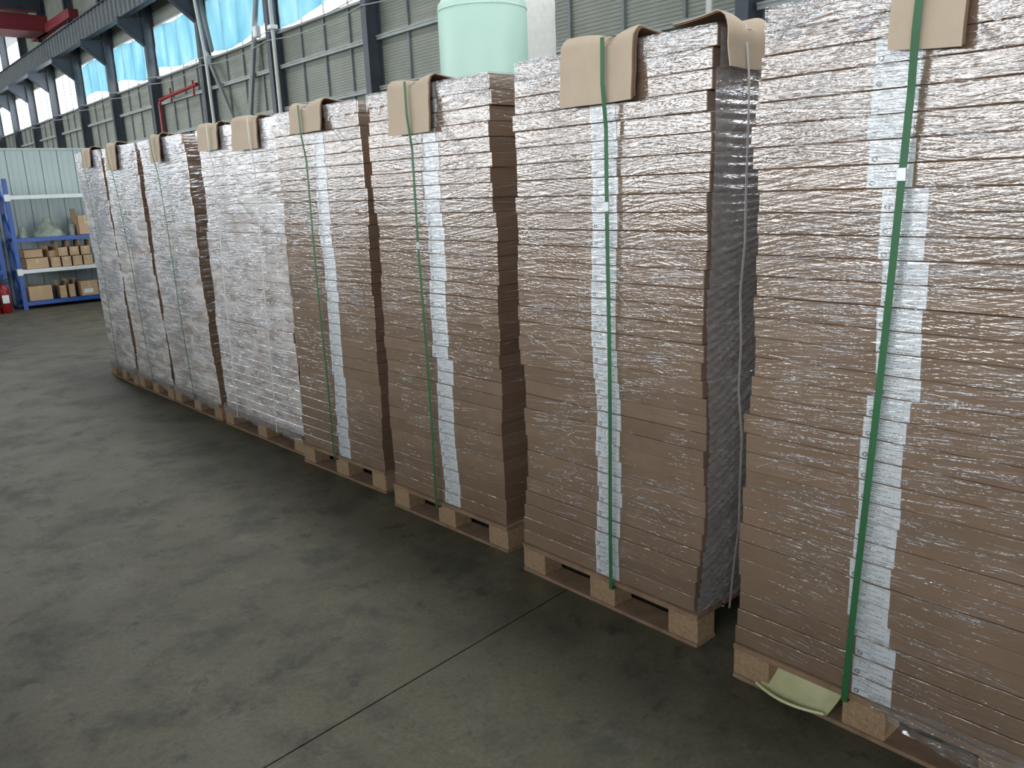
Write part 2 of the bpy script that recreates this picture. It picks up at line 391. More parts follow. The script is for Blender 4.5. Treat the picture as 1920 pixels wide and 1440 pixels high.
# wall on the left (out of view) with window bands added to shape the daylight, end walls, big doorway behind the camera
wl = tag(empty('wall_left'), kind='structure')
ADDED_LWIN = [(-11.0, 2.0, 1.5, 7.5), (3.0, 75.0, 2.3, 4.7), (27.0, 75.0, 5.5, 10.5)]                   # y0, y1, z0, z1
MB().box(XL-.2, XL, Y0, -11.0, 0, ZR).box(XL-.2, XL, 2.0, 3.0, 0, ZR).box(XL-.2, XL, -11.0, 2.0, 0, 1.5).box(XL-.2, XL, -11.0, 2.0, 7.5, ZR).box(XL-.2, XL, 75.0, Y1, 0, ZR).box(XL-.2, XL, 3.0, 75.0, 0, 2.3).box(XL-.2, XL, 3.0, 75.0, 4.7, 5.5).box(XL-.2, XL, 3.0, 27.0, 5.5, ZR).box(XL-.2, XL, 27.0, 75.0, 10.5, ZR).build('wall_panel', M['outer'], wl)
for yy in cols:
    MB().box(XL-.25, XL+.1, yy-.12, yy+.12, 0, ZR).build('pier', M['steel'], wl)
for (a_, b_, c_, d_) in ADDED_LWIN:
    MB().box(XL-.12, XL-.115, a_, b_, c_, d_).build('pane', M['glass'], wl)
    portal('daylight_added_left_windows', (XL+.02, (a_+b_)/2, (c_+d_)/2), (0, -math.pi/2, 0), d_-c_, b_-a_)
# unseen waist-high wall, added to shade the lower stack fronts
wlow = tag(empty('added_shade_wall'), kind='structure')
for k in range(11):
    MB().box(-4.75, -4.6, -8+k*2.0, -6.02+k*2.0, 0, 1.5, .01).build('wall_panel', M['outer'], wlow)
MB().box(-4.79, -4.56, -8, 14, 1.5, 1.54).build('top_rail', M['steel'], wlow)
wb = tag(empty('wall_back'), kind='structure'); DX0, DX1, DZ = 2.0, 10.5, 6.0
MB().box(XL, DX0, Y0-.2, Y0, 0, ZR).box(DX1, 13, Y0-.2, Y0, 0, ZR).box(DX0, DX1, Y0-.2, Y0, DZ, ZR).build('wall_panel', M['outer'], wb)
wf = tag(empty('wall_front'), kind='structure')
MB().box(XL, 16, Y1, Y1+.2, 0, ZR).build('wall_panel', M['outer'], wf)
portal('daylight_back_door', ((DX0+DX1)/2, Y0+.02, DZ/2), (math.pi/2, 0, 0), DX1-DX0, DZ)
pc = wall_pt((cols[0]+cols[-1])/2, .03, (SILL+WTOP)/2)
portal('daylight_right_windows', pc, (0, math.pi/2, WANG), WTOP-SILL, cols[-1]-cols[0])

# right wall
wr = tag(empty('wall_right', (W0,0,0), WANG), kind='structure')
def corrug(width, z0, z1, pitch=.078, amp=.011):
    mb = MB(); n = int((z1-z0)/pitch*4)
    prof = [0, 1, 1, 0]
    vs = []; fs = []
    for i in range(n+1):
        z = z0 + (z1-z0)*i/n; x = -amp*prof[i % 4]
        vs += [(x, 0, z), (x, width, z), ]
    for i in range(n): fs.append((i*2, i*2+2, i*2+3, i*2+1))
    mb.add(vs, fs); b0 = len(mb.v)
    mb.add([(.03,0,z0),(.03,width,z0),(.03,width,z1),(.03,0,z1)], [(0,1,2,3)])
    return mb
NS = 4; sw = BAY/NS
me_low = corrug(sw-.012, 0, SILL).mesh('corrugated_sheet', M['sheet'])
me_up = corrug(BAY-.012, WTOP, ZR).mesh('corrugated_sheet', M['sheet'])
me_upw = corrug(BAY-.012, WTOP, 10.7).mesh('corrugated_sheet', M['sheet'])
me_stud = MB().box(-.075, -.012, -.035, .035, 0, SILL-.06).mesh('stud', M['steel'])
me_girt = MB().box(-.17, -.075, .1, BAY-.1, -.055, .055).box(-.19,-.17,.1,BAY-.1,.02,.06).mesh('girt', M['girt'])
me_sill = MB().box(-.16, .02, .1, BAY-.1, SILL-.07, SILL).mesh('sill_rail', M['girt'])
for n, s0 in enumerate(cols[:-1]):
    for k in range(NS):
        o = put('corrugated_sheet', me_low, wr); o.location = (0, s0+sw*k, 0)
        if k: o = put('stud', me_stud, wr); o.location = (0, s0+sw*k, 0)
    far = s0 > 58
    o = put('corrugated_sheet', me_upw if far else me_up, wr); o.location = (0, s0, 0)
    for z in (GIRT1, GIRT2, 2.2):
        o = put('girt', me_girt, wr); o.location = (0, s0, z)
    o = put('sill_rail', me_sill, wr); o.location = (0, s0, 0)

# columns: H sections, each its own piece of the setting
me_col = MB().box(-.47,-.445,-.13,.13,0,ZR).box(-.05,-.02,-.13,.13,0,ZR).box(-.445,-.05,-.008,.008,0,ZR).mesh('steel_column', M['steel_dark'])
for s0 in cols:
    o = put('steel_column', me_col, None, WM @ Matrix.Translation((0, s0, 0))); tag(o, kind='structure')

# windows: frame, mullions and panes
me_pane = None
for n, s0 in enumerate(cols[:-1]):
    wd = tag(empty('window_%d' % (n+1)), kind='structure'); wd.matrix_world = WM @ Matrix.Translation((0, s0, 0))
    if me_pane is None:
        fr_ = MB().box(-.06,.04,.12,BAY-.12,WTOP-.07,WTOP).box(-.06,.04,.12,.2,SILL,WTOP).box(-.06,.04,BAY-.2,BAY-.12,SILL,WTOP).mesh('window_frame', M['pipe'])
        mu_ = MB().box(-.03,.02,-.02,.02,SILL,WTOP-.07).mesh('mullion', M['steel'])
        me_pane = MB().box(0,.005,.02,BAY/4-.06,SILL,WTOP-.07).mesh('pane', M['glass'])
    put('window_frame', fr_, wd)
    for k in range(4):
        o = put('pane', me_pane, wd); o.location = (0, .12+k*(BAY-.24)/4, 0)
        if k: o = put('mullion', mu_, wd); o.location = (0, .12+k*(BAY-.24)/4, 0)
# clerestory windows high above the crane rail, far down the hall
for n, s0 in enumerate([c_ for c_ in cols[:-1] if c_ > 58]):
    wd = tag(empty('window_%d' % (n+30)), kind='structure'); wd.matrix_world = WM @ Matrix.Translation((0, s0, 0))
    MB().box(-.04,.04,.12,BAY-.12,10.7,10.78).box(-.04,.04,.12,BAY-.12,ZR-.1,ZR-.02).build('window_frame', M['pipe'], wd)
    MB().box(0,.005,.12,BAY-.12,10.78,ZR-.1).build('pane', M['glass'], wd)

# blue tarpaulins hung inside the nearer windows
tl = {20.69:'bay above the mint tank', }
tarp_cols = [c_ for c_ in cols if 14 < c_ < 50]
tdesc = ['sun-lit blue tarp over the window just left of the mint tank',
         'blue tarp over the window crossed by a diagonal brace',
         'blue tarp over the window above the red fire pipe',
         'middle blue tarp, over the window left of the red fire pipe',
         'farthest blue tarp, beside the uncovered white windows',
         'blue tarp over the window right of the mint tank', ]
order = [5, 0, 1, 2, 3, 4]
for i, s0 in enumerate(tarp_cols):
    rnd = random.Random(40+i); sag = .16 + .1*rnd.random()
    def fn(u, v, rnd=rnd, sag=sag, i=i):
        y = .25 + (BAY-.5)*u
        bot = SILL + .28 + sag*math.sin(u*math.pi*1.3+i) - .2*math.exp(-((u-.06)/.05)**2)
        top = WTOP - .13 - .05*math.sin(u*9+i)
        z = bot + (top-bot)*v
        x = -.10 + .012*math.sin(u*23+i*2) + .03*noise.noise((u*7, v*4, i*3.1)) - .25*(1-v)*math.exp(-((u-.05)/.05)**2)
        return (x, y, z)
    o = MB().grid(fn, 48, 10).build('tarpaulin', M['tarp'], None, True)
    o.matrix_world = WM @ Matrix.Translation((0, s0, 0))
    tag(o, tdesc[order[i]] if i < 6 else None, 'tarp', 'blue tarps over the high windows')

# crane runway: girder pieces with stiffeners, and brackets on the columns
GX, GZ0, GZ1 = -1.2, 9.15, 10.2
rw = tag(empty('crane_runway', (W0,0,0), WANG), kind='structure')
ga, gb = cols[2], cols[-1]
mb = MB().box(GX-.16,GX+.16,ga,gb,GZ0,GZ0+.03).box(GX-.16,GX+.16,ga,gb,GZ1-.03,GZ1).box(GX-.008,GX+.008,ga,gb,GZ0,GZ1)
mb.build('girder', M['steel_dark'], rw)
MB().box(GX-.035,GX+.035,ga,gb,GZ1,GZ1+.09).build('rail', M['steel'], rw)
me_st = MB().box(GX-.085, GX-.008, -.012, .012, GZ0+.03, GZ1-.03).mesh('stiffener', M['girt'])
s_ = 26.0
while s_ < gb-.2:
    o = put('stiffener', me_st, rw); o.location = (0, s_, 0); s_ += .62
me_br = MB().add
def bracket():
    mb = MB()
    prof = [(-.45, 8.05), (-.45, 9.12), (GX-.25, 9.12), (GX-.25, 8.85)]
    vs = [(x, yy, z) for yy in (-.012, .012) for x, z in prof]
    mb.add(vs, [(0,1,2,3), (7,6,5,4), (0,4,5,1), (1,5,6,2), (2,6,7,3), (3,7,4,0)])
    mb.box(GX-.3, -.45, -.17, .17, 9.12, 9.15)
    mb.bar((-.45,0,8.04), (GX-.26,0,8.84), .3, (0,0,1), .02)
    return mb.mesh('bracket', M['steel_dark'])
me_br = bracket()
for s0 in cols[2:]:
    o = put('bracket', me_br, rw); o.location = (0, s0, 0)

# overhead travelling crane, red
cr_ = tag(empty('overhead_crane', (0, 52, 10.29)), 'red overhead crane bridge beam at the top left', 'crane')
MB().box(-23.0, 10.6+.35, -.9, 1.2, .12, .95, .02).build('bridge_beam', M['red'], cr_)
MB().box(-23.0, 10.6, -1.0, -.9, .12, .20).box(-23.0, 10.6, 1.2, 1.3, .12, .20).build('bottom_flange', M['red'], cr_)
MB().box(10.75, 11.25, -5.4, 2.2, .12, .55, .03).build('end_carriage', M['red'], cr_)
for yy in (-4.6, 1.5):
    MB().tube([(10.9, yy, .15), (11.1, yy, .15)], .15, 16).build('wheel', M['black'], cr_)
MB().box(-23, 10.4, -1.25, -1.15, 1.0, 1.08).build('handrail', M['red'], cr_)

# ------- things fixed on the right wall
def wall_thing(name, label, cat, group=None):
    o = empty(name); o.matrix_world = WM; return tag(o, label, cat, group)
o = wall_thing('diagonal_brace', 'grey steel V brace crossing the blue-tarped window bay', 'brace')
cA, cF, cG = cols[7], cols[6], cols[5]      # columns A (33), F (27), G (21)
MB().bar((-.30, cA-.3, SILL+.15), (-.30, (cA+cF)/2+.0, 3.2), .16, (1,0,0), .1).build('brace_leg', M['steel'], o)
MB().bar((-.26, cF+.6, SILL+2.2), (-.26, (cA+cF)/2-.15, 3.2), .16, (1,0,0), .1).build('brace_leg', M['steel'], o)
MB().bar((-.24, cF+.75, SILL+2.2), (-.24, (cA+cF)/2+.05, 3.2), .05, (1,0,0), .1).build('brace_leg', M['girt'], o)
o = MB().bar((-.34, cA-.35, 9.0), (-.34, cA-1.0, SILL+.1), .16, (1,0,0), .1).build('brace_plate', M['steel']); o.matrix_world = WM
tag(o, 'short steel knee brace beside the column over the red pipe', 'brace')
def pipe(pts, r, mat, name, label, cat):
    o = MB().tube(pts, r, 8).build(name, mat, None, True); o.matrix_world = WM; return tag(o, label, cat)
dp = wall_thing('downpipe', 'pale drain pipe running down beside the column left of the tank', 'pipe')
MB().tube([(-.62, cF-.75, 9.0), (-.62, cF-.75, 2.0)], .062, 10).build('pipe', M['pipe'], dp, True)
MB().box(-.74,-.5,cF-.9,cF-.6,SILL-.07,SILL+.06,.02).build('pipe_clamp', M['white'], dp)
dp = wall_thing('downpipe', 'pale drain pipe on the column right of the red fire pipe', 'pipe')
MB().tube([(-.62, cA-.45, 9.3), (-.62, cA-1.0, SILL), (-.62, cA-1.2, 2.0)], .06, 10).build('pipe', M['pipe'], dp, True)
dp = wall_thing('downpipe', 'pale vertical pipe beside the column at the right', 'pipe')
MB().tube([(-.62, cols[3]+.55, 9.0), (-.62, cols[3]+.55, 1.0)], .06, 10).build('pipe', M['pipe'], dp, True)
MB().box(-.7,-.54,cols[3]+.47,cols[3]+.63,5.0,5.06).build('pipe_clamp', M['white'], dp)
for zz, lb in ((SILL-.02, 'upper grey cable strung along the wall under the windows'), (SILL-.28, 'lower grey cable strung along the wall under the windows')):
    pts = []
    for i in range(0, 160):
        s = 14 + i*.32; ph = ((s-BAY0) % BAY)/BAY
        pts.append((-.495, s, zz - .16*math.sin(ph*math.pi)))
    pipe(pts, .017, M['cable'], 'wall_cable', lb, 'cable')
fp = wall_thing('fire_pipe', 'red fire water pipe on the wall under a blue-tarped window', 'pipe')
cB = cols[8]
MB().tube([(-.55, cB-1.2, 4.0), (-.55, cB-1.2, 5.55), (-.55, cB-1.3, 5.72), (-.55, cA+.35, 5.86)], .07, 10).build('pipe', M['redfire'], fp, True)
for q in (cA+.8, cA+3.4): MB().tube([(-.55, q, 5.5), (-.55, q, 6.05)], .05, 8).build('pipe_bracket', M['redfire'], fp)
wl2 = wall_thing('wall_lamp', 'small white floodlight box on the column by the window sill', 'lamp')
MB().box(-.7,-.5,cF+.35,cF+.62,SILL-.12,SILL+.22,.03).build('housing', M['white'], wl2)
MB().bar((-.6,cF+.48,SILL-.1),(-.6,cF+.48,SILL-.35),.05).build('arm', M['steel'], wl2)

# ================================================================== FAR END: partition, rack
PY = 15.2
part = tag(empty('wall_partition', (0, PY, 0)), kind='structure')
pw = .245; x = -7.0; i = 0
me_pp = MB().box(0, pw-.012, 0, .05, 0, 2.42).box(.06, .075, -.006, 0, 0, 2.42).box(.15,.165,-.006,0,0,2.42).mesh('wall_panel', M['partition'])
me_pj = MB().box(-.012, .0, .012, .05, 0, 2.42).mesh('panel_joint', M['part_line'])
while x < 6.5:
    o = put('wall_panel', me_pp, part); o.location = (x, 0, 0)
    o = put('panel_joint', me_pj, part); o.location = (x+.001, 0, 0); x += pw
MB().box(-7, 6.5, -.012, .062, 2.42, 2.45).build('top_rail', M['partition'], part)

rk = tag(empty('storage_rack', (.6, 14.53, 0)), 'blue steel storage rack with white and blue shelves before the pale partition', 'rack')
RW, RD = 1.95, .5
def post(px, py, h=1.97):
    mb = MB().box(px, px+.06, py, py+.05, 0, h)
    mb.box(px-.01, px+.07, py-.01, py+.06, 0, .008)
    return mb
for px in (0, RW-.06):
    for py in (0, RD-.05): post(px, py).build('post', M['blue'], rk)
    for k in range(4):
        z0 = .15+k*.45
        MB().bar((px+.03, .04, z0), (px+.03, RD-.04, z0+.4), .025).build('cross_brace', M['blue'], rk)
for (z, mt) in ((1.70,'white'), (1.06,'blue'), (.585,'white'), (.09,'blue')):
    MB().box(.06, RW-.06, -.005, .03, z-.035, z+.022).box(.06, RW-.06, RD-.03, RD, z-.035, z+.022).build('beam', M[mt], rk)
    MB().box(.05, RW-.05, .03, RD-.03, z+.005, z+.022).build('shelf', M[mt], rk)
    if mt == 'white': MB().box(-.008, .066, -.012, .0, z-.06, z+.04).build('bracket', M['white'], rk)
rk2 = tag(empty('storage_rack', (-1.52, 14.75, 0)), 'blue rack upright cut off by the left edge', 'rack')
for px in (0, 1.95):
    for py in (0, .40): post(px, py, 1.98).build('post', M['blue'], rk2)
    for k in range(4): MB().bar((px+.03, .04, .15+k*.45), (px+.03, .40, .55+k*.45), .025).build('cross_brace', M['blue'], rk2)
for z in (1.7, 1.06, .585, .09): MB().box(.06, 1.95, -.005, .03, z-.03, z+.03).box(.06,1.95,.03,.42,z+.005,z+.02).build('shelf', M['blue'], rk2)

def open_box(name, label, loc, sx, sy_, sz, group=None, flaps=True, rz=0.0, tape=True, lab=False):
    """small carton: body with open hollow top, flaps, tape"""
    r = tag(empty(name, loc, rz), label, 'carton', group)
    t = .006
    MB().box(-sx/2,sx/2,-sy_/2,-sy_/2+t,0,sz).box(-sx/2,sx/2,sy_/2-t,sy_/2,0,sz).box(-sx/2,-sx/2+t,-sy_/2,sy_/2,0,sz).box(sx/2-t,sx/2,-sy_/2,sy_/2,0,sz).box(-sx/2,sx/2,-sy_/2,sy_/2,0,t).build('body', M['kraft_bare'], r)
    if flaps:
        MB().bar((-sx/2, 0, sz), (-sx/2-.01, 0, sz+sy_*.3), .005, (0,1,0), sy_*.94).build('flap', M['kraft_bare'], r)
        MB().bar((sx/2, 0, sz), (sx/2+.008, 0, sz+sy_*.28), .005, (0,1,0), sy_*.94).build('flap', M['kraft_bare'], r)
    else:
        MB().box(-sx/2,sx/2,-sy_/2,-.004,sz,sz+.005).build('flap', M['kraft_bare'], r)
        MB().box(-sx/2,sx/2,.004,sy_/2,sz,sz+.005).build('flap', M['kraft_bare'], r)
    if tape: MB().box(-.02,.02,-sy_/2-.001,-sy_/2,sz*.55,sz).build('tape', M['oldwood'], r)
    if lab: MB().box(-.09,.05,-sy_/2-.0015,-sy_/2,sz*.2,sz*.5).build('paper_label', M['white'], r)
    return r
RX, RY = .6, 14.53
zs = .585+.023
open_box('storage_carton', 'closed carton lying left on the white shelf', (RX+.30, RY+.22, zs), .32, .34, .155, 'cartons on the rack', False)
open_box('storage_carton', 'shallower carton on top of the left carton on the white shelf', (RX+.27, RY+.24, zs+.165), .27, .30, .12, 'cartons on the rack', False, tape=False)
pd = ['leftmost', 'second', 'third', 'fourth']
for k in range(4):
    open_box('storage_carton', '%s small carton in the lower row on the white shelf' % pd[k], (RX+.555+k*.158, RY+.2, zs), .145, .32, .15, 'small cartons on the white shelf', False)
for k in range(3):
    open_box('storage_carton', '%s open small carton in the upper row on the white shelf' % pd[k], (RX+.68+k*.165, RY+.2, zs+.16), .145, .32, .14, 'small cartons on the white shelf', True)
open_box('storage_carton', 'small open carton tilted between the carton piles on the white shelf', (RX+.52, RY+.26, zs+.158), .12, .26, .10, 'small cartons on the white shelf', True, .25)
zb = .09+.023
open_box('storage_carton', 'wide carton at the left of the bottom blue shelf', (RX+.27, RY+.2, zb), .34, .34, .22, 'cartons on the rack', False)
open_box('storage_carton', 'narrow carton in the middle of the bottom blue shelf', (RX+.60, RY+.22, zb), .11, .30, .20, 'cartons on the rack', True, tape=False)
open_box('storage_carton', 'slim upright carton right of centre on the bottom blue shelf', (RX+.73, RY+.22, zb), .10, .30, .21, 'cartons on the rack', True, tape=False)
open_box('storage_carton', 'carton with a white paper label on the bottom blue shelf', (RX+.98, RY+.2, zb), .27, .34, .23, 'cartons on the rack', False, lab=True)
zt = 1.06+.023
open_box('storage_carton', 'open carton behind the plastic bags on the upper blue shelf', (RX+1.08, RY+.22, zt), .24, .36, .30, 'cartons on the rack', True)
# heap of plastic bags on the upper blue shelf
def heap(name, label, cx, cy_, z0, rx, ry, h, seed, mat, cat):
    def fn(u, v):
        a = u*2*math.pi; r = math.sin(v*math.pi/2)**.8
        x = cx + rx*r*math.cos(a); y = cy_ + ry*r*math.sin(a); z = z0 + h*(1-r*r)
        d = noise.noise((x*9+seed, y*9, z*9))*.06 + abs(noise.noise((x*22, y*22+seed, z*22)))*.03
        return (x + d*.6*math.cos(a), y + d*.3*math.sin(a), max(z0, z + d*(1-r**4)))
    o = MB().grid(fn, 40, 16).build(name, mat, None, True); return tag(o, label, cat)
heap('plastic_bag', 'heap of grey-green plastic bag on the upper blue shelf', RX+.57, RY+.23, zt+.001, .24, .16, .24, 3, M['bag'], 'bag')
heap('plastic_bag', 'small crumpled plastic bag beside the post on the upper shelf', RX+.19, RY+.21, zt+.001, .085, .13, .13, 9, M['bag'], 'bag')
heap('plastic_bag', 'crumpled plastic bag on the upper shelf near the open carton', RX+.89, RY+.18, zt+.001, .05, .09, .13, 14, M['bag'], 'bag')

def extinguisher(loc, label):
    r = tag(empty('fire_extinguisher', loc), label, 'extinguisher', 'fire extinguishers by the rack')
    MB().lathe([(.07,0),(.078,.01),(.078,.33),(.07,.375),(.045,.405),(.025,.415),(.025,.43)], 20).build('cylinder', M['redfire'], r, True)
    MB().box(-.025,.025,-.02,.02,.43,.465).bar((-.02,0,.47),(.09,0,.50),.02).bar((-.02,0,.46),(.085,0,.455),.016).build('valve_handle', M['black'], r)
    MB().tube([(.02,0,.445),(.085,-.01,.43),(.10,-.02,.36),(.095,-.02,.18),(.085,-.02,.08)], .011, 8).build('hose', M['black'], r, True)
    MB().box(-.045,.045,-.0795,-.074,.15,.27).build('paper_label', M['white'], r)
    return r
extinguisher((.345, 14.42, 0), 'red fire extinguisher standing by the rack post')
extinguisher((.19, 14.40, 0), 'red fire extinguisher half cut off at the left edge')

# ================================================================== TANK AND WHITE SACK BEHIND THE STACKS
TX, TY = 7.05, 10.9
tk = tag(empty('water_tank', (TX, TY, 0)), 'mint green plastic water tank behind the wrapped stacks', 'tank')
MB().lathe([(.70,1.9),(.715,1.93),(.715,4.33),(.705,4.40),(.64,4.49),(.45,4.58),(.33,4.62)], 56).build('body', M['tank'], tk, True)
MB().lathe([(.72,4.285),(.726,4.3),(.72,4.315)], 56).build('rim', M['tank'], tk, True)
MB().lathe([(.31,4.6),(.31,4.85),(.30,4.87)], 32).build('neck', M['tank'], tk, True)
mb = MB()
for a in range(4):
    c_, s_ = math.cos(a*math.pi/2+.78), math.sin(a*math.pi/2+.78); mb = MB().box(.85*c_-.05,.85*c_+.05,.85*s_-.05,.85*s_+.05,0,1.8); mb.build('stand_leg', M['steel'], tk)
MB().box(-.95,.95,-.95,.95,1.8,1.9).build('stand_top', M['steel'], tk)
def sack_fn(u, v):
    a = u*2*math.pi; sq = 1/max(abs(math.cos(a)), abs(math.sin(a)))**.75
    r = .44*sq*(1+.05*noise.noise((math.cos(a)*2, math.sin(a)*2, v*5))+.02*noise.noise((math.cos(a)*7, math.sin(a)*7, v*16)))
    k = 1.0 if v < .9 else math.sqrt(max(0.0, 1-((v-.9)/.1)**2))
    return (8.9+r*k*math.cos(a), 11.92+r*k*math.sin(a), 5.3*v)
sk = MB().grid(sack_fn, 40, 40).build('bulk_sack', M['sack'], None, True)
tag(sk, 'tall white wrapped bulk sack standing just right of the mint tank', 'sack')

# ================================================================== THE ROW OF WRAPPED STACKS
LAY = 32; DECK = .122; TH = .0586
ORD = ['bottom','second','third','fourth','fifth','sixth','seventh','eighth','ninth','tenth','eleventh','twelfth','thirteenth','fourteenth','fifteenth','sixteenth','seventeenth','eighteenth','nineteenth','twentieth','twenty-first','twenty-second','twenty-third','twenty-fourth','twenty-fifth','twenty-sixth','twenty-seventh','twenty-eighth','twenty-ninth','thirtieth','thirty-first','top']
#        far corner     near corner   depth  lean(y) label  strap y   
STACKS = [
    dict(n='nearest stack', far=(-.082,1.342), near=(-.076,.49), depth=1.13, lean=-.035, lab=.915),
    dict(n='second stack from the right', far=(-.035,2.394), near=(-.027,1.522), depth=1.13, lean=-.025, lab=1.935),
    dict(n='third stack from the right', far=(-.004,3.409), near=(.022,2.56), depth=1.13, lean=.0, lab=2.955),
    dict(n='fourth stack from the right', far=(.022,4.422), near=(.055,3.58), depth=1.13, lean=-.02, lab=3.97),
    dict(n='wide fifth stack with two white straps', far=(.045,5.63), near=(.07,4.51), depth=.86, lean=-.07, lab=None),
    dict(n='third stack from the far end', far=(.04,6.595), near=(.045,5.70), depth=1.13, lean=.115, lab=None),
    dict(n='second stack from the far end', far=(.022,7.406), near=(.034,6.62), depth=1.13, lean=.135, lab=None),
    dict(n='farthest stack', far=(.025,8.19), near=(.015,7.42), depth=1.13, lean=.15, lab=None),
]
def uvquad(name, mat):
    me = bpy.data.meshes.new(name); t = .0012
    vs = [(0,-.5,0),(0,.5,0),(0,.5,1),(0,-.5,1),(t,-.5,0),(t,.5,0),(t,.5,1),(t,-.5,1)]
    me.from_pydata(vs, [], [(1,0,3,2),(4,5,6,7),(0,4,7,3),(5,1,2,6),(3,7,6,2),(0,1,5,4)]); me.materials.append(mat)
    ul = me.uv_layers.new(name='UVMap')
    for p in me.polygons:
        for li in p.loop_indices:
            v = me.vertices[me.loops[li].vertex_index].co; ul.data[li].uv = (.5-v.y, v.z)
    me.update(); return me
ME_LABEL = uvquad('shipping_label', M['label'])

def carton_mesh(D, Wd, mat):
    """flat carton, front face in local x=0, y -Wd/2..Wd/2; slightly bulged walls and a lid lip"""
    mb = MB(); c = .0022; t = TH-.0012
    mb.box(0, D, -Wd/2, Wd/2, 0, t, c)
    # lid lip: the lid wall sleeves the upper edge, a hair proud of the body
    return mb.mesh('carton', mat)

def pallet(T, Wd, D, label):
    r = empty('pallet'); r.matrix_world = T; tag(r, label, 'pallet', 'pallets under the wrapped stacks')
    bw, bd = .125, .10
    blk = MB().box(0, bd, -bw/2, bw/2, 0, .088, .002).mesh('block', M['chip'])
    for yy in (-Wd/2+bw/2, 0, Wd/2-bw/2):
        for xx in (.004, D/2-bd/2, D-bd-.004):
            o = put('block', blk, r); o.location = (xx, yy, .014)
    for xx in (0, D/2-.055, D-.11):
        MB().box(xx, xx+.11, -Wd/2, Wd/2, 0, .0135, .001).build('bottom_board', M['board'], r)
    n = 7; g_ = .02; bwid = (D-g_*(n-1))/n
    for k in range(n):
        MB().box(k*(bwid+g_), k*(bwid+g_)+bwid, -Wd/2, Wd/2, .1025, .1205, .001).build('deck_board', M['board'], r)
    return r

def ribbon(mb, p, du, dn, dw, L, wd, h):
    """a raised wrinkle of film: lens-shaped ridge, centre p, along du, width along dw, height along dn"""
    n = 5; vs = []
    bend = random.uniform(-.02, .02)*L
    for i in range(n):
        t = i/(n-1)*2-1; a = max(.04, 1-t*t)
        q = p + du*(L/2*t) + dw*(bend*(t*t))
        vs += [q - dw*wd/2*a, q + dn*h*a, q + dw*wd/2*a]
    fs = []
    for i in range(n-1):
        b = i*3; fs += [(b,b+1,b+4,b+3), (b+1,b+2,b+5,b+4)]
    mb.add(vs, fs)

PROFILE = {}
def make_stack(si, d):
    rnd = random.Random(100+si)
    far, near = Vector(d['far']), Vector(d['near'])
    mid = (far+near)/2; dirv = (far-near); Wd = dirv.length
    ang = math.atan2(-dirv.x, dirv.y)
    T = Matrix.Translation((mid.x, mid.y, 0)) @ Matrix.Rotation(ang, 4, 'Z')
    D = d['depth']
    pallet(T, Wd, D, 'wooden pallet with chipboard blocks under the ' + d['n'])
    cw, cdp = Wd-.018, D-.02
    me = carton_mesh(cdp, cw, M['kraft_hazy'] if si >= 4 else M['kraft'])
    offs = []
    ph = rnd.random()*6
    jx = jy = 0
    for k in range(LAY):
        jx = jx*.6 + rnd.gauss(0, .0024); jy = jy*.6 + rnd.gauss(0, .0055)
        wav = .006*math.sin(k*.21+ph) + .004*math.sin(k*.47+ph*2)
        ox = .010 + jx + abs(wav)*.5; oy = d['lean']*(k/LAY) + jy + wav
        offs.append((ox, oy)); z = DECK + k*TH
        rz = rnd.gauss(0, .0022)
        o = put('carton', me, None, T @ Matrix.Translation((ox, oy, z)) @ Matrix.Rotation(rz, 4, 'Z'))
        tag(o, 'flat brown carton, %s from the bottom of the %s' % (ORD[k], d['n']) if 0 < k < LAY-1 else 'flat brown carton at the %s of the %s' % (ORD[k], d['n']), 'carton', 'flat cartons in the ' + d['n'])
        if d['lab'] is not None:
            l = put('shipping_label', ME_LABEL, o)
            base_y = d['lab'] - mid.y
            if k == 0 or (k % rnd.choice((3,4,5)) == 0): d['lj'] = rnd.gauss(0, .009)
            if si < 2 and k in (0,): pass
            l.location = (-.0014, base_y + d.get('lj', 0) + rnd.gauss(0, .0025) - oy*.6, .001); l.scale = (1, .112, TH-.004)
            if k > LAY-3: l.scale.z = TH-.004
    PROFILE[si] = (T, Wd, D, offs, cw, cdp)
    return T, Wd, D, offs
for si, d in enumerate(STACKS): make_stack(si, d)
TOPZ = DECK + LAY*TH

# ------- stretch film round each stack
def front_x(offs, z):
    k = min(LAY-1, max(0, int((z-DECK)/TH)))
    return (min(offs[q][0] for q in (max(0,k-1), k, min(LAY-1,k+1))), offs[k][1])
STRANDS = {2: [(2.92,1.88,2.60,1.60,9), (2.90,1.93,2.74,1.80,5)], 0: [(.79,1.90,.70,1.80,5), (1.16,1.82,.99,1.93,6), (1.30,1.86,1.20,1.98,4)], 1: [(2.30,1.90,2.1,1.75,4)], 3: [(3.85,1.93,3.62,1.75,7), (3.95,1.75,3.66,1.62,5)], 4: [(5.1,1.6,4.6,1.3,6), (5.5,1.2,5.0,.95,6), (4.95,.55,4.5,.42,6)], 5: [(6.5,1.5,5.9,1.1,6), (6.4,.8,5.85,.5,6)], 6: [(7.3,1.5,6.8,1.1,6)], 7: [(8.0,1.4,7.6,1.0,6)]}
def side_y(offs, z):
    k = min(LAY-1, max(0, int((z-DECK)/TH))); return min(offs[q][1] for q in (max(0,k-1), k, min(LAY-1,k+1)))
